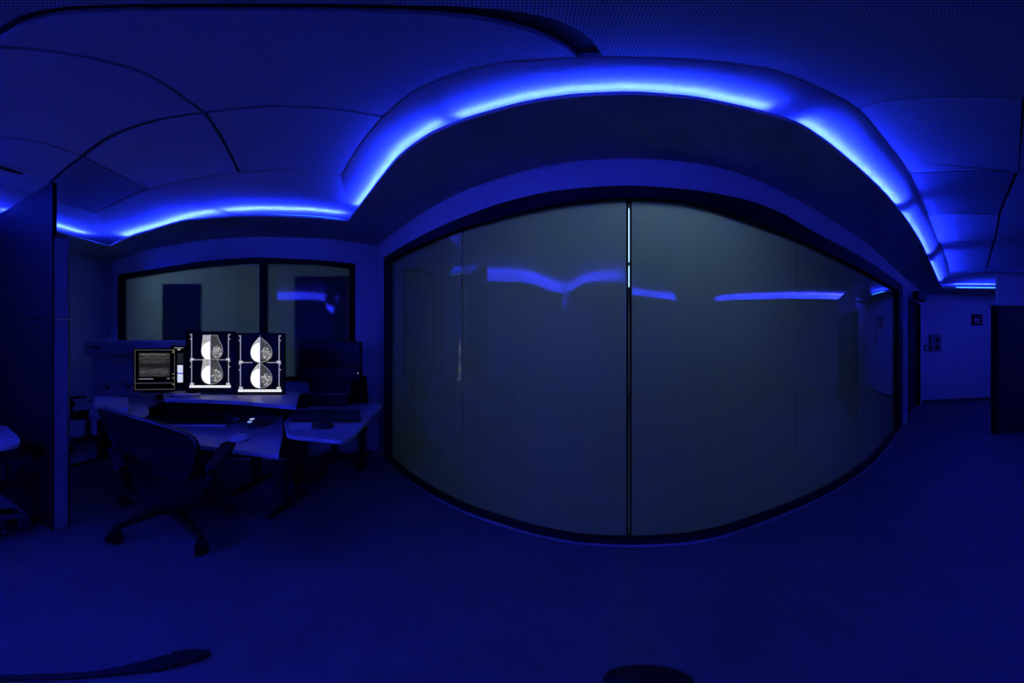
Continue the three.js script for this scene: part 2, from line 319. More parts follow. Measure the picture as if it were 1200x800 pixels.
// ---------------------------------------------------------------- dropped soffit round the room, its lip, and the cove lamps
const lipH = table([[400, 1.34], [560, 1.365], [740, 1.377], [900, 1.37], [1000, 1.34], [1060, 1.29], [1080, 1.26], [1092, 1.24], [1104, 1.22]]);
const lipV = table([[407.5, 257.5], [425, 235], [450, 202], [467, 182], [510, 152], [567, 131], [633, 115], [683, 109], [735, 107], [800, 111], [867, 123], [933, 142], [967, 163], [1000, 190], [1020, 208], [1040, 228], [1060, 253], [1080, 284], [1092, 310], [1104, 337]]);
const lipGlass = (u) => { const d = F * lipH(u) / (400 - lipV(u)); return [(u - 600) * d / F, -d]; };
const lipBackV = table([[128, 287], [150, 277], [175, 269], [225, 256], [300, 251], [362, 253], [407.5, 257.5]]);
const lipBack = (u) => { const d = F * 1.34 / (400 - lipBackV(u)); return [(u - 600) * d / F, -d]; };
const c1 = lipBack(128), c2 = lipGlass(1104);
const lipLeft = segPath([-5.4, -3.6], [-5.4, -5.2], c1), lipEnd = segPath(c2, [11.0, -10.95], [13.7, -11.2]), lipRight = segPath([13.7, -11.2], [13.7, 2.8]), lipRear = segPath([13.7, 2.8], [-5.4, 2.8]);
const juncV = table([[442, 287], [473, 264], [510, 240], [567, 213], [633, 195], [700, 187], [740, 185.5], [800, 189], [867, 203], [933, 233], [983, 263], [1020, 288], [1046, 312], [1070, 334], [1080, 342]]);
const jbV = table(jointBack), jmV = table(jointMid);
const soffitSegs = [
  [lipLeft, range(0, 1, 24), () => 1.34, segPath([-6.6, -3.6], [-6.6, -6], cornerA), range(0, 1, 24), () => 1.324, 0.01, [[xL, -3.6], [xL, -5.6]]],
  [lipBack, range(128, 407.5, 60), () => 1.34, backPath, range(130, 442, 60), () => 1.324, 0.5, (u) => { const w = 112 + (u - 128) / 279.5 * 288; return cl(w, jbV(w)); }],
  [lipGlass, range(407.5, 1104, 200), lipH, glassPath, range(443, 1080, 200), (u) => yAt(u, juncV(u)) - H, 0.5, (u) => { const w = 400 + (u - 407.5) / 696.5 * 712; return cl(w, jmV(w)); }],
  [lipEnd, range(0, 1, 10), () => 1.22, endPath, range(0, 1, 10), () => 1.207, 0.01, [cl(1112, 320), [10.95, -10.6], [xR, -10.65]]],
];
const GAP = 0.115;                             // from the lip up to the cove ceiling
const soffit = sgroup('trim_1', 'dropped soffit with a light cove running round the ceiling');
for (const [lp, lt, lh, wp, wt, wh, e, jointOf] of soffitSegs) {
  const pos = [], uv = [], idx = [], T = 0.012; let s = 0, last;
  const walk = (path, ts) => { const p = ts.map(path), l = [0]; for (let i = 1; i < p.length; i++) l.push(l[i - 1] + Math.hypot(p[i][0] - p[i - 1][0], p[i][1] - p[i - 1][1])); return (k) => { const q = k * l[l.length - 1]; let i = 0; while (i < p.length - 2 && q > l[i + 1]) i++; const f = (q - l[i]) / (l[i + 1] - l[i] || 1); return [lerp(p[i][0], p[i + 1][0], f), lerp(p[i][1], p[i + 1][1], f), lerp(ts[i], ts[i + 1], f)]; }; };
  const A = walk(lp, lt), B = walk(wp, wt), n = lt.length - 1;
  for (let i = 0; i <= n; i++) {
    const a = A(i / n), b = B(i / n), ya = H + lh(a[2]) - 0.02, yb = H + wh(b[2]); if (last) s += Math.hypot(a[0] - last[0], a[1] - last[1]); last = a;
    pos.push(a[0], ya, a[1], b[0], yb, b[1], a[0], ya + T, a[1], b[0], yb + T, b[1]); uv.push(s, 0, s, 1, s, 0, s, 1);
    if (i) { const q = i * 4; idx.push(q - 4, q - 3, q, q - 3, q + 1, q, q - 2, q + 2, q - 1, q - 1, q + 2, q + 3); }
  }
  const g = new THREE.BufferGeometry(); g.setAttribute('position', new THREE.Float32BufferAttribute(pos, 3)); g.setAttribute('uv', new THREE.Float32BufferAttribute(uv, 2)); g.setIndex(idx); g.computeVertexNormals();
  mesh('soffit_board', g, M.soffit, soffit);
  const J = typeof jointOf === 'function' ? (k) => jointOf(A(k)[2]) : walk(segPath(...jointOf), range(0, 1, 200)), mp = [], mu = [], mi = [];
  for (let i = 0; i <= n; i++) {
    const j = J(i / n), a = A(i / n), b = B(i / n), ym = Math.min(YC - 0.004, H + lh(a[2]) + GAP);
    mp.push(j[0], YC - 0.004, j[1], a[0], ym, a[1], b[0], ym, b[1], j[0], YC + 0.03, j[1]);
    const d1 = Math.hypot(j[0] - a[0], j[1] - a[1]), d2 = d1 + Math.hypot(b[0] - a[0], b[1] - a[1]), ss = i * 0.06; mu.push(ss, 0, ss, d1, ss, d2, ss, -0.03);
    if (i) { const q = i * 4; for (const [k, l] of [[0, 1], [1, 2], [3, 0]]) mi.push(q - 4 + k, q - 4 + l, q + k, q - 4 + l, q + l, q + k); }
  }
  const mg = new THREE.BufferGeometry(); mg.setAttribute('position', new THREE.Float32BufferAttribute(mp, 3)); mg.setAttribute('uv', new THREE.Float32BufferAttribute(mu, 2)); mg.setIndex(mi); mg.computeVertexNormals();
  mesh('plasterboard_margin', mg, M.plaster, ceil);
  mesh('cove_lip', sweep(lt, lp, 0, 0.012, (t) => H + lh(t) - 0.02, (t) => H + lh(t), e), M.plaster, soffit);
}

function coveTube(path, hOf, t0, t1, e, step, label, drop = 0.06, gain = 1) {
  const n = Math.max(6, Math.round(60 * Math.abs(t1 - t0) / (e === 0.5 ? 300 : 1)));
  const P = range(t0, t1, Math.max(n, 8)).map((t) => { const { p, n: nn } = plan(path, t, e), off = Math.min(0.175, Math.max(0.03, 0.088 * (nn[0] * p[0] + nn[1] * p[1]) / hOf(t))); return V(p[0] + nn[0] * off, H + Math.min(hOf(t) + GAP, YC - H - 0.004) - drop, p[1] + nn[1] * off); });
  const g = group('fluorescent_tube', label, 'light tube', 'blue tubes in the cove');
  mesh('tube', tube(P, 0.011, P.length * 2, 10), M.tubeGlow, g);
  for (const [a, b] of [[P[0], P[1]], [P[P.length - 1], P[P.length - 2]]]) { const d = b.clone().sub(a).normalize(); mesh('end_cap', bar(a.clone().addScaledVector(d, -0.02), a.clone().addScaledVector(d, 0.02), 0.013), M.cap, g); }
  const curve = new THREE.CatmullRomCurve3(P), L = curve.getLength(), k = Math.max(1, Math.round(L / step));
  for (let i = 0; i < k; i++) {
    const p = curve.getPointAt((i + 0.5) / k), d = curve.getTangentAt((i + 0.5) / k);
    const l = new THREE.RectAreaLight(rgb(...TUBE_RGB), TUBE_LIGHT * gain, L / k, 0.024);
    l.position.set(p.x, p.y + 0.014, p.z); l.rotation.set(Math.PI / 2, 0, Math.atan2(d.z, d.x)); g.add(l);
  }
}
const leftT = (z) => (-3.6 - z) / lipLeft.total;
const h34 = () => 1.34;
coveTube(lipLeft, h34, leftT(-3.7), leftT(-4.95), 0.01, 0.5, 'glowing blue cove tube just left of the partition top', 0.08, 1.7);
coveTube(lipLeft, h34, leftT(-5.3), leftT(-6.46), 0.01, 0.5, 'short blue cove tube between the partition and the left ceiling corner', 0.08, 1.7);
coveTube(lipBack, h34, 134, 237, 0.5, 0.4, 'blue cove tube nearest the left corner above the back window', 0.08, 1.7);
coveTube(lipBack, h34, 249, 403, 0.5, 0.4, 'blue cove tube above the two bright monitors', 0.08, 1.7);
coveTube(lipGlass, lipH, 412, 501, 0.5, 0.35, 'blue cove tube right of the inner corner, above the glass wall end');
coveTube(lipGlass, lipH, 519, 920, 0.5, 0.25, 'longest blue cove tube above the middle of the glass wall');
coveTube(lipGlass, lipH, 955, 1058, 0.5, 0.4, 'blue cove tube right of the longest one above the glass wall');
coveTube(lipGlass, lipH, 1064, 1090, 0.5, 0.6, 'second last blue cove tube on the glass wall side', 0.06, 0.65);
coveTube(lipGlass, lipH, 1093.5, 1103, 0.5, 0.7, 'last blue cove tube before the far right corner', 0.06, 0.55);
coveTube(lipEnd, () => 1.22, 0.13, 0.42, 0.01, 0.6, 'blue cove tube above the end wall', 0.08, 1.2);
// unseen deeper coves behind and beside the viewer, placed to light walls and floor
const trough = sgroup('trim_2', 'unseen deep light coves along the walls, placed to light the room');
mesh('ceiling_board', box(22, 0.03, 5.0, 4.2, YC + 0.01, 4.6), M.plaster, trough);
mesh('ceiling_board', box(1.8, 0.03, 5.7, -5.75, YC + 0.01, -0.72), M.plaster, trough);
mesh('ceiling_board', box(2.3, 0.03, 15.3, 13.9, YC + 0.01, -5.4), M.plaster, trough);
for (const [x, z, turn, len, n, k, hb] of [[-2.1, 3.6, 0, 7.8, 3, 1, 1.22], [6.2, 6.6, 0, 7.4, 3, 1, 1.24], [-6.2, -0.2, Math.PI / 2, 6.8, 3, 0.7, 1.22], [14.6, -5.6, -Math.PI / 2, 12.5, 4, 0.3, 1.3]]) {
  const put = (g) => { g.rotateY(turn); g.translate(x, 0, z); return g; };
  mesh('cove_board', put(box(len, 0.02, 0.8, 0, H + hb, 0)), M.soffit, trough); mesh('cove_lip', put(box(len, 0.07, 0.014, 0, H + hb + 0.035, -0.4)), M.plaster, trough);
  for (let i = 0; i < n; i++) {
    const g = group('unseen_cove_tube', ['first', 'second', 'third', 'fourth'][i] + (x > 3 && !turn ? ' unseen blue tube lighting the room from the recess cove behind the viewer' : turn < 0 ? ' unseen blue tube lighting the room from the deep cove on the right wall' : turn > 0 ? ' unseen blue tube lighting the room from the deep cove on the left wall' : ' unseen blue tube lighting the room from the deep cove behind the viewer'), 'light tube', 'unseen blue tubes in the deep coves');
    g.position.set(x, H + hb + 0.03, z); g.rotation.y = turn;
    const c = (i + 0.5) / n * len - len / 2, w = len / n - 0.2;
    mesh('tube', tube([V(c - w / 2, 0, 0), V(c, 0, 0), V(c + w / 2, 0, 0)], 0.013, 8, 8), M.tubeGlow, g);
    const l = new THREE.RectAreaLight(rgb(...WASH_RGB), WASH_LIGHT * k, w, 0.2); l.position.set(c, 0.02, 0); l.rotation.set(Math.PI / 2, 0, 0); g.add(l);
  }
}

// ---------------------------------------------------------------- rooms behind the frosted glass, with unseen lamps lighting the glass
structure(mesh('wall_corridor', merge([slab([[-1.5, -13.6], [10.5, -13.6], [10.5, -13.7], [-1.5, -13.7]], 0, YC + 0.03)]), M.wall), 'plain wall of the corridor behind the glass');
function ceilingLamp(x, z, w, d, k, label, turn = 0) {
  const g = group('unseen_ceiling_lamp', label, 'lamp'); g.position.set(x, YC, z); g.rotation.y = turn;
  mesh('housing', box(w + 0.06, 0.05, d + 0.06, 0, -0.012, 0), M.white, g);
  mesh('lamp_diffuser', box(w, 0.012, d, 0, -0.042, 0), M.lampGlow, g);
  const l = new THREE.RectAreaLight(rgb(...CORRIDOR_RGB), CORRIDOR_LIGHT * k, w, d); l.position.set(0, -0.052, 0); l.rotation.set(-Math.PI / 2, 0, 0); g.add(l);
}
for (const [d, len, k, label] of [[4.4, 1.0, 11, 'unseen cool white corridor lamp placed to light the top of the glass wall'], [7.0, 3.6, 0.3, 'unseen middle cool white corridor lamp placed to brighten the glass wall seam'], [11.0, 3.6, 0.3, 'unseen farthest cool white corridor lamp placed to brighten the glass wall seam']]) ceilingLamp(0.2473 * d, -d, 0.24, len, k, label, -Math.atan(0.2473));  // out of view, lined up behind the seam to light the frosted glass
structure(mesh('wall_office', slab([[-9, -9.6], [-1.4, -9.6], [-1.4, -9.7], [-9, -9.7]], 0, YC + 0.03), M.wall), 'plain wall of the office behind the back window');
ceilingLamp(-4.2, -7.6, 1.6, 0.6, 3.9, 'unseen dim cool white lamp lighting the back window from the office behind');  // out of view, placed to light the back window through its film

// ================================================================ THINGS
// ---------------------------------------------------------------- partition on the left and its end post
{
  const A = fl(61, 622), B = fl(-12, 570), dir = B.clone().sub(A).normalize(), nor = V(-dir.z, 0, dir.x);   // face towards the viewer
  const top = 1.5 + 187 * A.distanceTo(V(0, 0, 0)) * 0 + (400 - 213) * -A.z / F;
  const L = A.distanceTo(B), T = 0.03, w = sgroup('wall_partition', 'tall dark partition of two stacked panels with a paler end post');
  const place = (g) => { g.rotateY(Math.atan2(-dir.z, dir.x)); g.translate(A.x, 0, A.z); return g; };
  const s = nor.z > 0 ? -1 : 1, ySeam = 1.5 + 27 * -A.z / F;
  mesh('panel', place(box(L, ySeam - 0.012, T, L / 2, (ySeam - 0.012) / 2, s * T / 2, 0.006)), M.darkPanel, w);
  mesh('panel', place(box(L, top - ySeam - 0.006, T, L / 2, (top + ySeam + 0.006) / 2, s * T / 2, 0.006)), M.darkPanel, w);
  mesh('joint_strip', place(box(L - 0.02, 0.03, 0.012, L / 2, ySeam - 0.003, s * T / 2, 0.002)), M.black, w);
  const E2 = fl(79, 619), p0 = A.clone(), yPost = 1.5 + 121 * -E2.z / F, k = E2.clone().sub(p0).normalize(), W2 = p0.distanceTo(E2);
  const place2 = (g) => { g.rotateY(Math.atan2(-k.z, k.x)); g.translate(p0.x, 0, p0.z); return g; };
  mesh('post', place2(box(W2, ySeam - 0.012, 0.09, W2 / 2 + 0.004, (ySeam - 0.012) / 2, -0.05, 0.006)), M.postPanel, w);
  mesh('post', place2(box(W2, yPost - ySeam - 0.006, 0.09, W2 / 2 + 0.004, (yPost + ySeam + 0.006) / 2, -0.05, 0.006)), M.postPanel, w);
}

// ---------------------------------------------------------------- partition and dark door on the far right, end wall fittings
const endAt = (u, v) => { const t0 = endPath(0), t1 = endPath(0.52), k = (u - 600) / F, dx = t1[0] - t0[0], dz = t1[1] - t0[1], f = (-k * t0[1] - t0[0]) / (dx + k * dz); const z = t0[1] + f * dz; return V(k * -z, H - (v - 400) * -z / F, z); };
const endTurn = Math.atan2(-(endPath(0.4)[1] - endPath(0)[1]), endPath(0.4)[0] - endPath(0)[0]);
{
  const A = fl(1170.5, 509), B = fl(1330, 497), k = B.clone().sub(A).normalize(), L = A.distanceTo(B), s = -A.z / F, yDoor = H + 42 * s, yTop = H + 78 * s;
  const place = (g) => { g.rotateY(Math.atan2(-k.z, k.x)); g.translate(A.x, 0, A.z); return g; };
  const w = sgroup('wall_stub', 'pale wall head above the dark door at the right edge');
  mesh('wall_head', place(box(L, yTop - yDoor - 0.02, 0.04, L / 2 - 0.01, (yTop + yDoor + 0.02) / 2, -0.02, 0.005)), M.wall, w);
  mesh('ledge', place(box(L + 0.02, 0.025, 0.16, L / 2 - 0.01, yDoor + 0.008, -0.05, 0.004)), M.trimGrey, w);
  const d = sgroup('door_2', 'dark door panel at the right edge of the view');
  mesh('leaf', place(box(L - 0.02, yDoor - 0.03, 0.06, L / 2, (yDoor - 0.03) / 2 + 0.012, -0.05, 0.005)), M.doorPanel, d);
  mesh('jamb', place(box(0.012, yDoor - 0.006, 0.1, -0.006, (yDoor - 0.006) / 2, -0.05, 0.004)), M.frame, d);
}
{ // door at the end of the glass wall
  const d = sgroup('door_1', 'narrow dark door seen edge-on at the end of the glass wall');
  const yT = (u) => lerp(yAt(1064, 347), yAt(1078, 356), (u - 1064) / 14);
  mesh('leaf', sweep(range(1065, 1077.4, 8), glassPath, 0.06, 0.11, 0.01, (u) => yT(u) - 0.06), M.doorPanel, d);
  mesh('jamb', sweep(range(1064, 1065, 2), glassPath, -0.01, 0.14, 0, yT), M.frame, d);
  mesh('jamb', sweep(range(1077.4, 1078, 2), glassPath, -0.01, 0.14, 0, yT), M.frame, d);
  mesh('head', sweep(range(1064, 1078, 8), glassPath, -0.01, 0.14, (u) => yT(u) - 0.06, yT), M.frame, d);
  mesh('handle_plate', sweep(range(1066.2, 1069, 4), glassPath, 0.045, 0.06, (u) => yAt(u, 398), (u) => yAt(u, 383)), M.white, d);
  mesh('door_closer', sweep(range(1069, 1078, 6), glassPath, -0.1, -0.01, (u) => lerp(yAt(1069, 349), yAt(1078, 353), (u - 1069) / 9) - 0.02, (u) => lerp(yAt(1069, 341), yAt(1078, 346), (u - 1069) / 9)), M.black, d);
}
structure(mesh('baseboard_end', sweep(range(0, 1, 6), endPath, -0.02, 0.0, 0, 0.07, 0.01), M.darkGrey), 'dark skirting along the end wall');
function onEnd(name, label, category, u0, u1, v0, v1, dep, m, extra) {
  const a = endAt(u0, v0), b = endAt(u1, v1), g = group(name, label, category), w = Math.hypot(b.x - a.x, b.z - a.z), h = a.y - b.y;
  g.position.set((a.x + b.x) / 2, (a.y + b.y) / 2, (a.z + b.z) / 2); g.rotation.y = endTurn;
  mesh('plate', box(w, h, dep, 0, 0, dep / 2 + 0.001, 0.008), m, g); if (extra) extra(g, w, h, dep); return g;
}
onEnd('switch_panel', 'grey switch panel with two buttons on the end wall', 'switch', 1088.5, 1100.5, 392, 412, 0.05, M.midGrey, (g, w, h, d) => { for (const y of [-0.22, 0.22]) mesh('button', box(w * 0.3, h * 0.22, 0.02, w * 0.06, y * h, d + 0.008), M.black, g); });
onEnd('light_switch', 'small light switch left of the switch panel on the end wall', 'switch', 1082.5, 1086.5, 404, 411, 0.03, M.midGrey, (g, w, h, d) => mesh('rocker', box(w * 0.5, h * 0.6, 0.014, 0, 0, d + 0.006), M.white, g));
onEnd('wall_sign', 'dark square sign with a pale symbol on the end wall', 'sign', 1138, 1150.5, 368, 381.5, 0.02, M.black, (g, w, h, d) => {
  const f = w / 12; mesh('symbol', merge([box(5 * f, 0.9 * f, 0.006, 0.4 * f, 0.2 * f, d + 0.003, 0.001), box(0.9 * f, 4.6 * f, 0.006, -2 * f, -0.2 * f, d + 0.003, 0.001), box(2.6 * f, 0.9 * f, 0.006, 1.2 * f, -2 * f, d + 0.003, 0.001)]), M.white, g); });
onEnd('wall_rail', 'thin upright rail with a small dark box at its foot on the end wall', 'rail', 1162, 1165.5, 368, 400, 0.04, M.trimGrey, (g, w, h) => { mesh('box', box(w * 1.4, h * 0.11, 0.09, 0.02, -h / 2 + h * 0.05, 0.05), M.black, g); });

// ---------------------------------------------------------------- dark boards behind the back window
for (const [u0, u1, v0, label] of [[186, 231, 330, 'dark upright panel behind the left pane'], [342, 409, 322, 'wide dark panel behind the right pane']]) {
  mesh('dark_panel', sweep(range(u0, u1, 8), backPath, 0.08, 0.1, ySill + 0.05, (u) => yBack(u, v0)), M.doorPanel, win2).userData.label = label;
}

// ---------------------------------------------------------------- workstation desk
const poly = (list, y) => list.map(([u, v]) => xz(onY(u, v, y)));
const upY = 0.95, lowY = 0.68, wingY = 0.75, leftY = 0.85;
{
  const d = group('reading_desk', 'two-level white radiology desk with a raised monitor shelf and a rounded wing', 'desk');
  const up = mesh('monitor_shelf', slab(poly([[192, 467], [240, 468], [280, 470], [347, 475.5], [352, 459], [300, 457], [190, 457]], upY), upY - 0.035, upY, 0.006), M.desk, d);
  mesh('keyboard_shelf', slab(poly([[165, 486.5], [331.5, 486.5], [332, 508], [326.5, 532.5], [278, 527], [230, 521], [175, 512]], lowY), lowY - 0.035, lowY, 0.006), M.desk, d);
  const wing = dense(poly([[333, 494], [336, 508]], wingY), 2).concat(dense(poly([[342, 510], [372, 513], [400, 515.5], [410, 513], [418, 506], [438, 484], [447.5, 475], [448.5, 472.2]], wingY), 5)).concat(poly([[412, 472.2], [352, 472.2]], wingY));
  mesh('wing_top', slab(wing, wingY - 0.035, wingY, 0.006), M.desk, d);
  mesh('side_top', slab(poly([[104, 486], [160, 488.5], [164, 488], [175, 482], [173, 476], [196, 466.5], [192, 460.5], [108, 460.5]], leftY), leftY - 0.035, leftY, 0.006), M.desk, d);
  // upright panels and lifting columns
  const a = onY(180, 458, upY), b = onY(352, 459.5, upY);
  mesh('rear_panel', box(b.x - a.x, upY - 0.24, 0.03, (a.x + b.x) / 2, (upY + 0.16) / 2, -5.36), M.black, d);
  const post = (u, v, yTop, w = 0.075) => { const f = fl(u, v); mesh('leg', merge([box(w, yTop - 0.03, w * 1.2, f.x, (yTop + 0.03) / 2, f.z, 0.01), box(w * 0.8, 0.03, 0.7, f.x, 0.016, f.z + 0.08, 0.01)]), M.black, d); };
  post(343, 588, wingY - 0.035); post(300, 566, lowY - 0.035); post(205, 570, lowY - 0.035); post(425, 536, wingY - 0.035); post(120, 537, leftY - 0.035); post(180, 545, leftY - 0.035);
  mesh('cross_beam', beam(V(fl(205, 570).x, 0.6, fl(205, 570).z), V(fl(300, 566).x, 0.6, fl(300, 566).z), 0.05, 0.07), M.black, d);
  mesh('cross_beam', beam(V(fl(343, 588).x, 0.67, fl(343, 588).z), V(fl(425, 536).x, 0.67, fl(425, 536).z), 0.05, 0.07), M.black, d);
}

// ---------------------------------------------------------------- screens
function canvasTex(w, h, draw) { const c = document.createElement('canvas'); c.width = w; c.height = h; const g = c.getContext('2d'); g.fillStyle = '#000'; g.fillRect(0, 0, w, h); draw(g, w, h); const t = new THREE.CanvasTexture(c); t.colorSpace = THREE.SRGBColorSpace; return t; }
function halfBreast(g, cx, cy, w, h, dir, white, upper, neck) {        // rounded outline bulging left (-1) or right (1) from the line x = cx
  const top = cy - h * upper, path = () => { g.beginPath(); g.moveTo(cx, top); g.lineTo(cx + dir * w * neck, top); g.bezierCurveTo(cx + dir * w * (0.25 + neck * 0.55), cy - h * 0.42, cx + dir * w * 1.02, cy - h * 0.25, cx + dir * w, cy + h * 0.12); g.bezierCurveTo(cx + dir * w * 0.95, cy + h * 0.4, cx + dir * w * 0.4, cy + h * 0.5, cx, cy + h * 0.5); g.closePath(); };
  path(); g.fillStyle = white ? '#9a9a9a' : '#343434'; g.fill(); g.save(); path(); g.clip();
  if (white) { for (let i = 0; i < 110; i++) { g.strokeStyle = `rgba(${rnd() < 0.55 ? '255,255,255' : '60,60,60'},0.45)`; g.lineWidth = 1 + rnd() * 2; g.beginPath(); const x = cx + dir * rnd() * w, y = top + rnd() * h * 0.4; g.moveTo(x, y); g.lineTo(x + (rnd() - 0.5) * 6, y + 12 + rnd() * 14); g.stroke(); } g.fillStyle = '#ffffff'; g.beginPath(); g.ellipse(cx - dir * w * 0.02, cy + h * 0.08, w * 0.99, h * 0.41, 0, 0, 7); g.fill(); }
  else {
    for (let i = 0; i < 230; i++) { const x = cx + dir * rnd() * w, y = top + rnd() * h * 1.2; g.strokeStyle = `rgba(200,200,200,${0.08 + rnd() * 0.3})`; g.lineWidth = 0.6 + rnd() * 1.2; g.beginPath(); g.moveTo(x, y); g.quadraticCurveTo(x + (rnd() - 0.5) * 14, y + 8, x - dir * rnd() * 6, y + 12 + rnd() * 14); g.stroke(); }
    for (let i = 0; i < 190; i++) { const a = rnd() * 6.3, r = Math.sqrt(rnd()) * w * 0.42; g.fillStyle = `rgba(255,255,255,${0.3 + rnd() * 0.65})`; g.beginPath(); g.arc(cx + dir * w * 0.52 + Math.cos(a) * r, cy + h * 0.12 + Math.sin(a) * r * 1.25, 0.8 + rnd() * 2.8, 0, 7); g.fill(); }
  }
  g.restore(); g.lineWidth = 2.5; g.strokeStyle = white ? '#f0f0f0' : '#c4c4c4'; path(); g.stroke();
}
function mammoScreen(tall) {
  return canvasTex(384, 512, (g, w, h) => {
    for (const row of [0, 1]) {
      const cy = h * (tall ? (row ? 0.72 : 0.29) : (row ? 0.72 : 0.28)), hh = h * 0.4;
      halfBreast(g, w * 0.495, cy, w * (tall ? 0.2 : 0.2), hh, -1, true, tall ? 0.62 : 0.55, tall ? 0.85 : 0.12); halfBreast(g, w * 0.505, cy, w * (tall ? 0.29 : 0.27), hh, 1, false, tall ? 0.62 : 0.55, tall ? 0.6 : 0.12);
    }
    g.fillStyle = '#9fb0ff'; g.fillRect(w * 0.497, 8, 3, h * 0.92);
    g.fillStyle = '#a9a9a9';
    for (const x of [0.055, 0.925]) { g.fillRect(w * x, h * 0.02, 7, h * 0.9); for (let i = 0; i < 22; i++) { g.fillStyle = '#000'; g.fillRect(w * x, h * (0.05 + i * 0.04), 7, 2); g.fillStyle = '#a9a9a9'; } }
    for (const x of [0.02, 0.945]) { for (const y of [0.02, 0.1, 0.5, 0.6]) g.fillRect(w * x, h * y, 13, 9); }
    g.fillStyle = '#8a8a8a'; g.fillRect(w * 0.06, h * 0.475, w * 0.28, 8); g.fillRect(w * 0.66, h * 0.475, w * 0.28, 8);
    g.fillStyle = '#b9b9b9'; for (const [x, y] of [[0.03, 0.455], [0.88, 0.455], [0.03, 0.9], [0.88, 0.9]]) g.fillRect(w * x, h * y, 34, 20);
    g.fillStyle = '#f2f2f2'; g.fillRect(w * 0.01, h * 0.945, w * 0.98, h * 0.04); g.fillStyle = '#777'; for (let i = 0; i < 12; i++) g.fillRect(w * (0.05 + i * 0.078), h * 0.955, 8, 6);
  });
}
const ultraScreen = canvasTex(384, 400, (g, w, h) => {
  g.strokeStyle = '#7d7d7d'; g.lineWidth = 4; g.strokeRect(3, 3, w - 6, h - 6);
  g.fillStyle = '#2a2a2a'; g.fillRect(w * 0.1, h * 0.08, w * 0.78, h * 0.6);
  for (let i = 0; i < 1500; i++) { const y = h * (0.09 + rnd() * 0.57), b = 60 + 70 * Math.sin(y * 0.05) * Math.sin(y * 0.021 + 1) + rnd() * 60; g.fillStyle = `rgba(${b | 0},${b | 0},${b | 0},0.35)`; const l = 8 + rnd() * 46, x = w * 0.1 + rnd() * (w * 0.78 - l); g.fillRect(x, y, l, 1 + rnd() * 3); }
  g.strokeStyle = 'rgba(215,215,215,0.6)'; g.lineWidth = 3; for (const y of [0.13, 0.2]) { g.beginPath(); g.moveTo(w * 0.1, h * y); for (let i = 0; i <= 20; i++) g.lineTo(w * (0.1 + 0.039 * i), h * (y + 0.015 * Math.sin(i * 0.9 + y * 30))); g.stroke(); }
  g.fillStyle = '#d8d8d8'; for (let i = 0; i < 9; i++) g.fillRect(w * (0.1 + i * 0.042), h * 0.72, 9 + rnd() * 6, 7); g.fillRect(w * 0.8, h * 0.72, 26, 5);
  g.fillStyle = '#8f8f8f'; g.fillRect(8, h * 0.83, w - 20, 3); g.fillStyle = '#d9d36a'; for (const y of [0.02, 0.06, 0.6, 0.7, 0.86]) g.fillRect(w * 0.94, h * y, 12, 9);
});
const listScreen = canvasTex(128, 384, (g, w, h) => {
  g.fillStyle = '#8c8c8c'; g.fillRect(4, 4, w - 8, 8); g.fillStyle = '#e6d34a'; g.fillRect(10, 14, 26, 34); g.fillStyle = '#b5b5b5'; g.fillRect(44, 18, 40, 14); g.fillStyle = '#20222c'; g.fillRect(8, 62, w - 16, 104);
  g.fillStyle = '#dfe6ff'; g.fillRect(10, h * 0.48, w - 22, h * 0.46); g.fillStyle = '#5a6fd8'; g.fillRect(10, h * 0.68, w - 22, 16); g.fillStyle = '#8fa0d8'; for (let i = 0; i < 14; i++) g.fillRect(18 + (i % 4) * 24, h * (0.51 + 0.03 * i), 16, 5);
  g.fillStyle = '#c7cc3c'; for (let i = 0; i < 4; i++) g.fillRect(2, h * (0.66 + i * 0.09), 8, 10);
});
function screenMat(t, k) { return std({ color: rgb(0.004, 0.004, 0.004), roughness: 0.85, emissive: rgb(1, 1, 1), emissiveIntensity: k, emissiveMap: t }); }
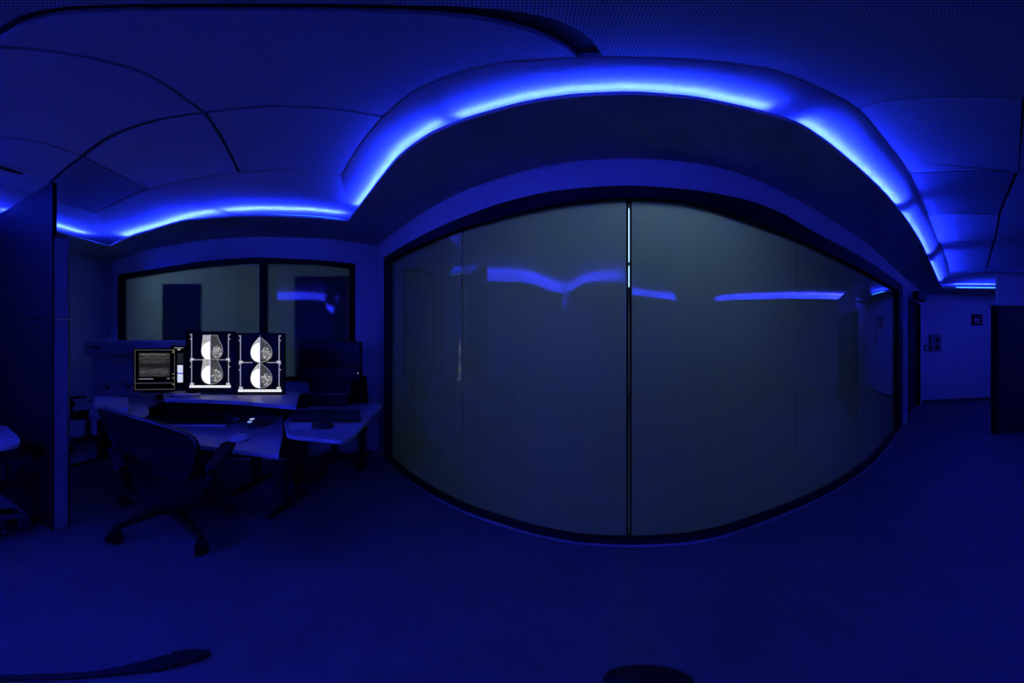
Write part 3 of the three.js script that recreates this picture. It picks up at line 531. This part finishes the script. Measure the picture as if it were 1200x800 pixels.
// u0..v1: casing, s0..t1: lit area, all on the face of the monitor at depth d
function monitor(name, label, d, [u0, u1, v0, v1], [s0, s1, t0, t1], yaw, mat, footY, group_) {
  const c = at((u0 + u1) / 2, (v0 + v1) / 2, d), k = d / F / Math.cos(yaw), kv = d / F, W = (u1 - u0) * k, Hh = (v1 - v0) * kv, g = group(name, label, 'monitor', group_);
  g.position.set(c.x, footY, c.z); g.rotation.y = yaw; const y = c.y - footY;
  const sx = ((s0 + s1) / 2 - (u0 + u1) / 2) * k, sy = ((v0 + v1) / 2 - (t0 + t1) / 2) * kv, sw = (s1 - s0) * k, sh = (t1 - t0) * kv;
  mesh('casing', merge([box(W, Hh, 0.035, 0, y, -0.022, 0.008), box(W * 0.6, Hh * 0.6, 0.05, 0, y, -0.05, 0.02)]), M.black, g);
  const sp = new THREE.PlaneGeometry(sw, sh); sp.translate(sx, y + sy, 0.0005); mesh('screen', sp, mat || M.blackGloss, g);
  const b = 0.004; mesh('bezel', merge([box(sx - sw / 2 + W / 2, Hh, 0.012, (-W / 2 + sx - sw / 2) / 2, y, 0), box(W / 2 - sx - sw / 2, Hh, 0.012, (W / 2 + sx + sw / 2) / 2, y, 0), box(sw, Math.max(0.006, Hh / 2 - sy - sh / 2), 0.012, sx, y + (Hh / 2 + sy + sh / 2) / 2, 0), box(sw, Math.max(0.006, Hh / 2 + sy - sh / 2), 0.012, sx, y - (Hh / 2 - sy + sh / 2) / 2, 0)]), M.black, g);
  mesh('stand', merge([box(0.07, Math.max(0.05, y), 0.03, 0, Math.max(0.05, y) / 2, -0.085, 0.01), box(Math.min(0.3, W * 0.6), 0.012, 0.2, 0, 0.007, -0.06, 0.005)]), M.darkGrey, g);
  if (mat) { const l = new THREE.RectAreaLight(rgb(0.9, 0.93, 1), 0.02, sw * 0.9, sh * 0.9); l.position.set(sx, y + sy, 0.01); l.rotation.y = Math.PI; g.add(l); }
  return g;
}
const grp = 'lit medical monitors on the reading desk';
monitor('reading_monitor', 'left one of two tall medical monitors showing paired white X-ray images', 4.96, [218, 274.5, 388, 464], [221.5, 271, 390, 455], 0, screenMat(mammoScreen(true), 1.15), upY, grp);
monitor('reading_monitor', 'right one of two tall medical monitors showing paired white X-ray images', 4.92, [276.5, 333, 390, 467.5], [278.5, 330.5, 391.5, 460], 0, screenMat(mammoScreen(false), 1.15), upY, grp);
monitor('ultrasound_monitor', 'smaller monitor with a grey ultrasound picture left of the bright ones', 5.12, [159, 203.5, 408, 458.5], [160.5, 202.5, 409.5, 456.5], 0.16, screenMat(ultraScreen, 0.55), upY, grp);
monitor('worklist_monitor', 'narrow strip of a monitor with a pale list behind the ultrasound picture', 5.36, [200, 219, 405, 452], [203.5, 215.5, 406.5, 450.5], 0, screenMat(listScreen, 0.9), upY, grp);
monitor('dark_monitor', 'wide switched-off black monitor on the desk wing', 5.82, [351.5, 423.5, 400, 444], [354, 421, 402.5, 440], 0, null, wingY);
{ // small black box with a tiny pale light, below the dark monitor
  const g = group('black_console', 'low black console with a pale front edge in front of the dark monitor', 'console'), a = at(353.5, 461, 5.55), b = at(408, 477, 5.55), w = b.x - a.x, h = a.y - wingY;
  g.position.set((a.x + b.x) / 2, wingY, -5.58); mesh('body', box(w, h, 0.1, 0, h / 2 + 0.001, 0, 0.012), M.black, g); mesh('edge_strip', box(w * 0.98, 0.012, 0.012, 0, h - 0.004, 0.05, 0.003), M.midGrey, g);
  const s = group('speaker_bar', 'black speaker bar with a tiny pale light under the dark monitor', 'speaker'), p = at(388, 452, 5.72);
  s.position.set(p.x, wingY, p.z); mesh('body', box(0.72, 0.16, 0.07, 0, 0.36, 0.02, 0.02), M.black, s); mesh('foot', box(0.5, 0.29, 0.04, 0, 0.146, 0.02, 0.01), M.black, s); mesh('indicator_light', box(0.014, 0.014, 0.01, 0.34, 0.375, 0.056, 0.003), std({ color: rgb(0.3, 0.3, 0.3), emissive: rgb(0.6, 0.65, 0.7), emissiveIntensity: 0.7 }), s);
}

// ---------------------------------------------------------------- desk top things
function keyboard(label, corners, y, mat, keyMat, edge, grpName) {
  // corners: back-left, back-right, front-right, front-left on the desk
  const q = corners.map(([u, v]) => onY(u, v, y)), g = group('keyboard', label, 'keyboard', grpName), c = q.reduce((a, b) => a.clone().add(b), V(0, 0, 0)).multiplyScalar(0.25);
  g.position.set(c.x, y, c.z); const P2 = q.map((p) => [p.x - c.x, p.z - c.z]);
  mesh('body', slab(P2, 0.001, 0.022, 0.004), mat, g);
  const on = (s, t) => { const a = [lerp(P2[0][0], P2[1][0], s), lerp(P2[0][1], P2[1][1], s)], b = [lerp(P2[3][0], P2[2][0], s), lerp(P2[3][1], P2[2][1], s)]; return [lerp(a[0], b[0], t), lerp(a[1], b[1], t)]; };
  const cols = 15, rows = 5, unit = new THREE.BoxGeometry(1, 1, 1), w = Math.hypot(P2[1][0] - P2[0][0], P2[1][1] - P2[0][1]) / (cols + 1) * 0.82, dd = Math.hypot(P2[3][0] - P2[0][0], P2[3][1] - P2[0][1]) / (rows + 0.8) * 0.8;
  const list = []; for (let r = 0; r < rows; r++) for (let i = 0; i < cols; i++) { const p = on(0.035 + (i + 0.5) / cols * 0.93, 0.08 + (r + 0.5) / rows * 0.84); const k = unit.clone(); k.scale(w, 0.008, dd); k.translate(p[0], 0.025, p[1]); list.push(k); }
  const keys = mesh('keys', merge(list), keyMat, g); keys.userData.kind = 'stuff';
  if (edge) { const a = on(0.01, 1.0), b = on(0.99, 1.0); mesh('wrist_edge', beam(V(a[0], 0.012, a[1] + 0.012), V(b[0], 0.012, b[1] + 0.012), 0.03, 0.018), edge, g); }
}
keyboard('black keyboard with a pale front edge in front of the bright monitors', [[190, 487.5], [262, 489], [266, 499.5], [184, 499.5]], lowY, M.black, M.darkGrey, M.white, 'keyboards on the desk');
keyboard('long black keyboard on the desk wing', [[336, 482], [421, 481.5], [423.5, 494.5], [341, 494.5]], wingY, M.black, M.darkGrey, null, 'keyboards on the desk');
{ // round control puck with two lit rings
  const c = onY(300, 498, lowY), g = group('control_puck', 'round dark control puck with two small lit rings on the keyboard shelf', 'control'); g.position.copy(c); g.scale.set(0.7, 1, 1.25);
  mesh('body', new THREE.LatheGeometry([[0, 0.055], [0.08, 0.052], [0.14, 0.04], [0.172, 0.018], [0.175, 0.002], [0, 0.001]].map(([r, y]) => new THREE.Vector2(r, y)), 40), M.darkGrey, g);
  for (const [x, z, col] of [[-0.085, -0.03, [1, 1, 1]], [0.0, 0.09, [0.3, 0.45, 1]]]) { const t = new THREE.TorusGeometry(0.02, 0.004, 8, 24); t.rotateX(-Math.PI / 2); t.translate(x, 0.052, z); mesh('indicator_light_ring', t, std({ color: rgb(0.2, 0.2, 0.2), emissive: rgb(...col), emissiveIntensity: 0.9 }), g); const b = new THREE.CylinderGeometry(0.012, 0.014, 0.012, 20); b.translate(x, 0.048, z); mesh('button', b, M.black, g); }
  const p = group('control_paddle', 'small dark paddle joined beside the round control puck', 'control'), e = onY(279, 494.5, lowY); p.position.copy(e);
  mesh('body', box(0.09, 0.03, 0.2, 0, 0.016, 0, 0.012), M.darkGrey, p); mesh('dial', new THREE.CylinderGeometry(0.035, 0.04, 0.02, 20).translate(0, 0.04, 0.02), M.midGrey, p);
}
function mouse(label, u, v, y, len, m, turn) {
  const g = group('computer_mouse', label, 'mouse'), c = onY(u, v, y); g.position.copy(c); g.rotation.y = turn;
  const s = new THREE.SphereGeometry(1, 24, 12, 0, Math.PI * 2, 0, Math.PI / 2); s.scale(len * 0.36, 0.05, len * 0.6); s.translate(0, 0.002, 0); mesh('body', s, m, g);
  mesh('wheel', new THREE.CylinderGeometry(0.012, 0.012, 0.012, 14).rotateZ(Math.PI / 2).translate(0, 0.046, -len * 0.28), M.black, g);
}
mouse('black mouse beside the white sheet on the desk wing', 378, 500, wingY, 0.26, M.blackGloss, 0.5);
mouse('pale mouse near the front edge of the keyboard shelf', 281, 515, lowY, 0.2, M.paper, 0.3);
tag(mesh('paper_sheet', slab(poly([[338, 495], [366, 496.5], [370, 501.5], [340, 503]], wingY).map((p) => p), wingY + 0.001, wingY + 0.004), M.paper), 'white sheet of paper left of the mouse on the desk wing', 'paper');
{ // white curved tray beside the tall monitor
  const g = group('white_tray', 'white curved tray at the foot of the ultrasound monitor', 'tray'), P = poly([[199, 464.5], [207, 465.8], [222, 466], [234, 464.6], [235, 463.2], [215, 462], [203, 462.2]], upY);
  mesh('base', slab(P, upY + 0.001, upY + 0.016, 0.004), M.white, g);
  const r = dense(poly([[199, 464.5], [207, 465.9], [222, 466.1], [234, 464.6]], upY), 6).map(([x, z]) => V(x, upY + 0.024, z)); mesh('rim', tube(r, 0.014, 30, 8), M.white, g);
}
{ // white imaging machine on the side of the desk
  const d = 5.5, g = group('film_printer', 'white box-shaped printer with a wide top on the left of the desk', 'printer'), q = d / F, X = (u) => (u - 600) * q, Y = (v) => H - (v - 400) * q;
  mesh('top', box(X(203) - X(99), Y(398.5) - Y(415), 0.62, (X(203) + X(99)) / 2, (Y(398.5) + Y(415)) / 2, -d - 0.3, 0.02), M.white, g);
  const yb = leftY; mesh('body', box(X(161) - X(103), Y(415.3) - yb, 0.55, (X(161) + X(103)) / 2, (Y(415.3) + yb) / 2 + 0.001, -d - 0.32, 0.015), M.white, g);
  mesh('front_cover', box(X(158) - X(105), Y(419) - Y(449), 0.02, (X(158) + X(105)) / 2, (Y(419) + Y(449)) / 2, -d - 0.035, 0.006), M.white, g);
  for (const u of [122.5, 147.5]) mesh('knob', new THREE.CylinderGeometry(0.014, 0.016, 0.02, 16).rotateX(Math.PI / 2).translate(X(u), Y(454), -d - 0.035), M.black, g);
  mesh('name_plate', box(X(118) - X(107), Y(404.5) - Y(408.5), 0.006, (X(118) + X(107)) / 2, (Y(404.5) + Y(408.5)) / 2, -d + 0.012, 0.002), M.midGrey, g);
  const P = poly([[111, 464], [151, 465], [150, 477.5], [109, 477.5]], leftY + 0.05); mesh('paper_tray', slab(P, leftY + 0.003, leftY + 0.05, 0.006), M.white, g);
}
tag(mesh('paper_sheet', slab(poly([[113, 466.5], [148, 467], [147, 475.5], [111, 475.5]], leftY + 0.055), leftY + 0.051, leftY + 0.057), M.paper), 'white sheet lying in the tray of the printer', 'paper');
tag(mesh('power_cable', tube([onY(195, 471, 0.9), at(199, 480, 4.75), onY(205, 492, 0.7)], 0.007, 24), M.midGrey), 'thin cable running down from the monitor shelf to the keyboard shelf', 'cable');

// ---------------------------------------------------------------- chairs
function caster(parent, p, face) {
  const w = mesh('caster', merge([new THREE.CylinderGeometry(0.042, 0.042, 0.03, 18).rotateZ(Math.PI / 2).translate(-0.022, 0.043, 0), new THREE.CylinderGeometry(0.042, 0.042, 0.03, 18).rotateZ(Math.PI / 2).translate(0.022, 0.043, 0), box(0.07, 0.03, 0.06, 0, 0.085, 0, 0.01)]), M.black, parent);
  w.position.set(p.x, 0.001, p.z); w.rotation.y = face; return w;
}
function surface(fn, n, m, th) {                // closed thin shell from fn(s, t) -> Vector3, thickened along its normal
  const pos = [], uv = [], idx = [], P = [], N = [];
  for (let j = 0; j <= m; j++) for (let i = 0; i <= n; i++) { const s = i / n, t = j / m, e = 0.01, p = fn(s, t), a = fn(Math.min(1, s + e), t).sub(fn(Math.max(0, s - e), t)), b = fn(s, Math.min(1, t + e)).sub(fn(s, Math.max(0, t - e))); P.push(p); N.push(b.cross(a).normalize()); }
  for (const k of [th / 2, -th / 2]) P.forEach((p, i) => { const q = p.clone().addScaledVector(N[i], k); pos.push(q.x, q.y, q.z); uv.push((i % (n + 1)) / n, Math.floor(i / (n + 1)) / m); });
  const W = n + 1, S = P.length, id = (i, j, k) => j * W + i + k * S;
  for (let j = 0; j < m; j++) for (let i = 0; i < n; i++) { idx.push(id(i, j, 0), id(i + 1, j, 0), id(i, j + 1, 0), id(i + 1, j, 0), id(i + 1, j + 1, 0), id(i, j + 1, 0)); idx.push(id(i, j, 1), id(i, j + 1, 1), id(i + 1, j, 1), id(i + 1, j, 1), id(i, j + 1, 1), id(i + 1, j + 1, 1)); }
  const g = new THREE.BufferGeometry(); g.setAttribute('position', new THREE.Float32BufferAttribute(pos, 3)); g.setAttribute('uv', new THREE.Float32BufferAttribute(uv, 2)); g.setIndex(idx); g.computeVertexNormals(); return g;
}
{ // the mesh-backed chair in front of the desk
  const g = group('office_chair', 'large black mesh-backed office chair in front of the reading desk', 'chair', 'office chairs');
  const hub = at(201, 596, 3.95);
  for (const [u, v] of [[134, 637], [236, 650], [267, 606], [147, 592], [226, 588]]) {
    const p = fl(u, v), a = Math.atan2(p.x - hub.x, p.z - hub.z), tip = V(p.x, 0.115, p.z);
    const leg = mesh('leg', beam(V(hub.x, 0.15, hub.z), tip, 0.085, 0.06, 0.045, 0.035), M.blackGloss, g); caster(leg, p, a);
  }
  mesh('hub', new THREE.CylinderGeometry(0.06, 0.075, 0.1, 20).translate(hub.x, 0.15, hub.z), M.black, g);
  mesh('column', bar(V(hub.x, 0.18, hub.z), V(hub.x, 0.44, hub.z), 0.04, 0.032, 16), M.black, g);
  mesh('mechanism', box(0.34, 0.09, 0.4, hub.x, 0.42, hub.z + 0.02, 0.03), M.black, g);
  const sq = [[158, 566], [164, 548], [190, 541], [225, 542], [243, 551], [246, 570], [236, 584], [200, 588], [166, 583]].map(([u, v]) => onY(u, v, 0.5)).map(xz);
  mesh('seat', slab(sq, 0.45, 0.52, 0.025), M.fabric, g);
  const left = table([[0, 480], [1, 582]]), L = [[118, 480], [124, 497], [134, 518], [139, 543], [142, 563], [152, 580]], Rr = [[231, 522], [231, 535], [228, 548], [224, 562], [220, 576], [212, 586]], T = [[118, 480], [141, 485], [166, 492], [190, 499], [212, 506], [226, 513], [231, 522]], B = [[152, 580], [162, 586], [174, 589], [186, 590], [198, 590], [206, 589], [212, 586]];
  const cv = (l) => new THREE.CatmullRomCurve3(l.map(([u, v]) => V(u, v, 0)), false, 'centripetal'), cL = cv(L), cR = cv(Rr), cT = cv(T), cB = cv(B);
  const bend = (s, t) => {
    const a = cL.getPoint(t), b = cR.getPoint(t), c = cT.getPoint(s), d = cB.getPoint(s), q = (k) => (1 - s) * a[k] + s * b[k] + (1 - t) * c[k] + t * d[k] - ((1 - s) * (1 - t) * L[0][k === 'x' ? 0 : 1] + s * (1 - t) * Rr[0][k === 'x' ? 0 : 1] + (1 - s) * t * L[5][k === 'x' ? 0 : 1] + s * t * Rr[5][k === 'x' ? 0 : 1]);
    return [q('x'), q('y'), lerp(3.72, 3.3, s) + 0.02 - 0.16 * Math.sin(Math.PI * s) * (0.5 + 0.5 * t) + 0.12 * t];
  };
  const back = (s, t) => { const [u, v, d] = bend(s, t); return at(u, v, d); };
  const bk = mesh('backrest', surface((s, t) => back(lerp(0.03, 0.97, s), lerp(0.03, 0.97, t)), 28, 22, 0.012), M.fabric, g);
  const ring = []; for (const t of range(0, 1, 10)) ring.push(back(t, 0)); for (const t of range(0.1, 1, 9)) ring.push(back(1, t)); for (const t of range(0.1, 1, 9)) ring.push(back(1 - t, 1)); for (const t of range(0.1, 0.9, 8)) ring.push(back(0, 1 - t));
  mesh('back_frame', new THREE.TubeGeometry(new THREE.CatmullRomCurve3(ring, true, 'centripetal'), 120, 0.017, 8, true), M.blackGloss, g);
  mesh('lumbar_pad', surface((s, t) => { const [u, v, d] = bend(lerp(0.12, 0.88, s), lerp(0.55, 0.72, t)); return at(u, v, d - 0.03); }, 16, 6, 0.02), M.black, g);
  mesh('back_support', merge([beam(V(hub.x, 0.42, hub.z + 0.1), back(0.3, 0.75), 0.06, 0.05, 0.04, 0.04), beam(V(hub.x, 0.42, hub.z + 0.1), back(0.72, 0.75), 0.06, 0.05, 0.04, 0.04)]), M.black, g);
  const armR = [[259, 520], [266, 517.8], [276, 519.5], [270, 530], [252, 551], [244, 552.5], [239.5, 548]].map(([u, v]) => onY(u, v, 0.745)).map(xz);
  const pad = mesh('armrest', slab(armR, 0.72, 0.755, 0.012), M.fabric, g);
  mesh('arm_post', merge([bar(V(onY(251, 545, 0.73).x, 0.725, onY(251, 545, 0.73).z), at(247, 578, 3.45), 0.03, 0.04, 12), bar(at(247, 578, 3.45), V(hub.x + 0.1, 0.43, hub.z), 0.035, 0.035, 10)]), M.black, g);
  const armL = [[128, 527], [134, 525], [144, 528], [147, 545], [140, 549], [132, 547]].map(([u, v]) => onY(u, v, 0.66)).map(xz);
  mesh('armrest', slab(armL, 0.635, 0.665, 0.01), M.fabric, g);
  mesh('arm_post', merge([bar(V(onY(140, 540, 0.64).x, 0.64, onY(140, 540, 0.64).z), at(152, 572, 3.75), 0.03, 0.035, 12), bar(at(152, 572, 3.75), V(hub.x - 0.1, 0.43, hub.z), 0.035, 0.035, 10)]), M.black, g);
}
function chair(label, x, z, turn, r, seatY, backTop, phase) {
  const g = group('office_chair', label, 'chair', 'office chairs'); g.position.set(x, 0, z); g.rotation.y = turn;
  for (let i = 0; i < 5; i++) { const a = phase + i * Math.PI * 2 / 5, p = V(Math.sin(a) * r, 0, Math.cos(a) * r); const leg = mesh('leg', beam(V(0, 0.14, 0), V(p.x, 0.105, p.z), 0.07, 0.055, 0.04, 0.03), M.black, g); caster(leg, p, a); }
  mesh('column', merge([new THREE.CylinderGeometry(0.055, 0.065, 0.09, 18).translate(0, 0.14, 0), bar(V(0, 0.16, 0), V(0, seatY - 0.06, 0), 0.034, 0.028, 14)]), M.black, g);
  mesh('seat', box(0.5, 0.08, 0.5, 0, seatY - 0.03, 0, 0.035), M.fabric, g);
  mesh('backrest', surface((s, t) => { const a = (s - 0.5) * 1.5; return V(Math.sin(a) * 0.3 * (1 - 0.25 * Math.pow(1 - t, 3)), lerp(backTop, seatY + 0.12, t) - 0.06 * Math.pow(2 * s - 1, 4) * (1 - t), 0.3 - (1 - Math.cos(a)) * 0.22); }, 18, 12, 0.03), M.fabric, g);
  mesh('back_support', beam(V(0, seatY - 0.06, 0.1), V(0, seatY + 0.2, 0.31), 0.07, 0.04, 0.05, 0.03), M.black, g);
  for (const s of [-1, 1]) mesh('armrest', merge([bar(V(s * 0.22, seatY - 0.05, 0.05), V(s * 0.31, seatY + 0.02, 0.05), 0.018), bar(V(s * 0.31, seatY + 0.02, 0.05), V(s * 0.31, seatY + 0.18, 0.05), 0.018), box(0.07, 0.03, 0.24, s * 0.31, seatY + 0.19, 0, 0.012)]), M.black, g);
  return g;
}
{ chair('dark office chair tucked under the desk wing beside the glass wall', -2.1, -5.66, 2.3, 0.32, 0.5, 1.08, 0.2).scale.set(1.16, 1, 1.16); }
{ const p = fl(103, 524); chair('dark office chair in shadow behind the partition on the left', p.x, p.z, -0.4, 0.34, 0.5, 0.72, 0.5); }
{ const p = fl(-20, 626); chair('dark chair under the table corner at the left edge', p.x, p.z, 2.6, 0.25, 0.44, 0.64, 0.7); }
{ // table corner at the left edge
  const g = group('side_table', 'pale rounded table corner at the left edge in front of the partition', 'table'), y = 0.75;
  mesh('table_top', slab(dense(poly([[-40, 503], [-20, 499], [2, 498], [14, 504], [21.5, 511], [23.5, 516.5], [18, 520], [2, 523], [-40, 529]], y), 4), y - 0.035, y, 0.006), M.desk, g);
  const f = fl(-20, 585); mesh('leg', merge([box(0.08, y - 0.035, 0.09, f.x, (y - 0.035) / 2, f.z, 0.01)]), M.black, g);
}
// ---------------------------------------------------------------- tips of the camera tripod on the floor
{
  const g = group('tripod_leg', 'black tripod leg lying out over the floor at the lower left', 'tripod');
  mesh('tube', slab(dense(poly([[-40, 793], [60, 791], [120, 786.5], [165, 777], [200, 768.5], [200, 781], [160, 787.5], [110, 792.5], [50, 795.5], [-40, 796.5]], 0.01), 4), 0.001, 0.02, 0.004), M.black, g);
  mesh('foot', slab(dense(poly([[201, 768], [215, 764.5], [238, 764], [246, 766.5], [238, 771], [218, 777], [201, 781]], 0.012), 4), 0.001, 0.03, 0.006), M.black, g);
  const h = group('tripod_leg', 'black tripod foot at the bottom edge below the glass wall', 'tripod'), e = fl(760, 797); h.position.set(e.x, 0, e.z);
  const s = new THREE.SphereGeometry(1, 28, 10, 0, Math.PI * 2, 0, Math.PI / 2); s.scale(0.2, 0.035, 0.09); mesh('foot', s, M.black, h); mesh('tube', bar(V(0, 0.035, 0), V(0.05, 0.2, 0.5), 0.014), M.black, h);
}

renderer.render(scene, camera);
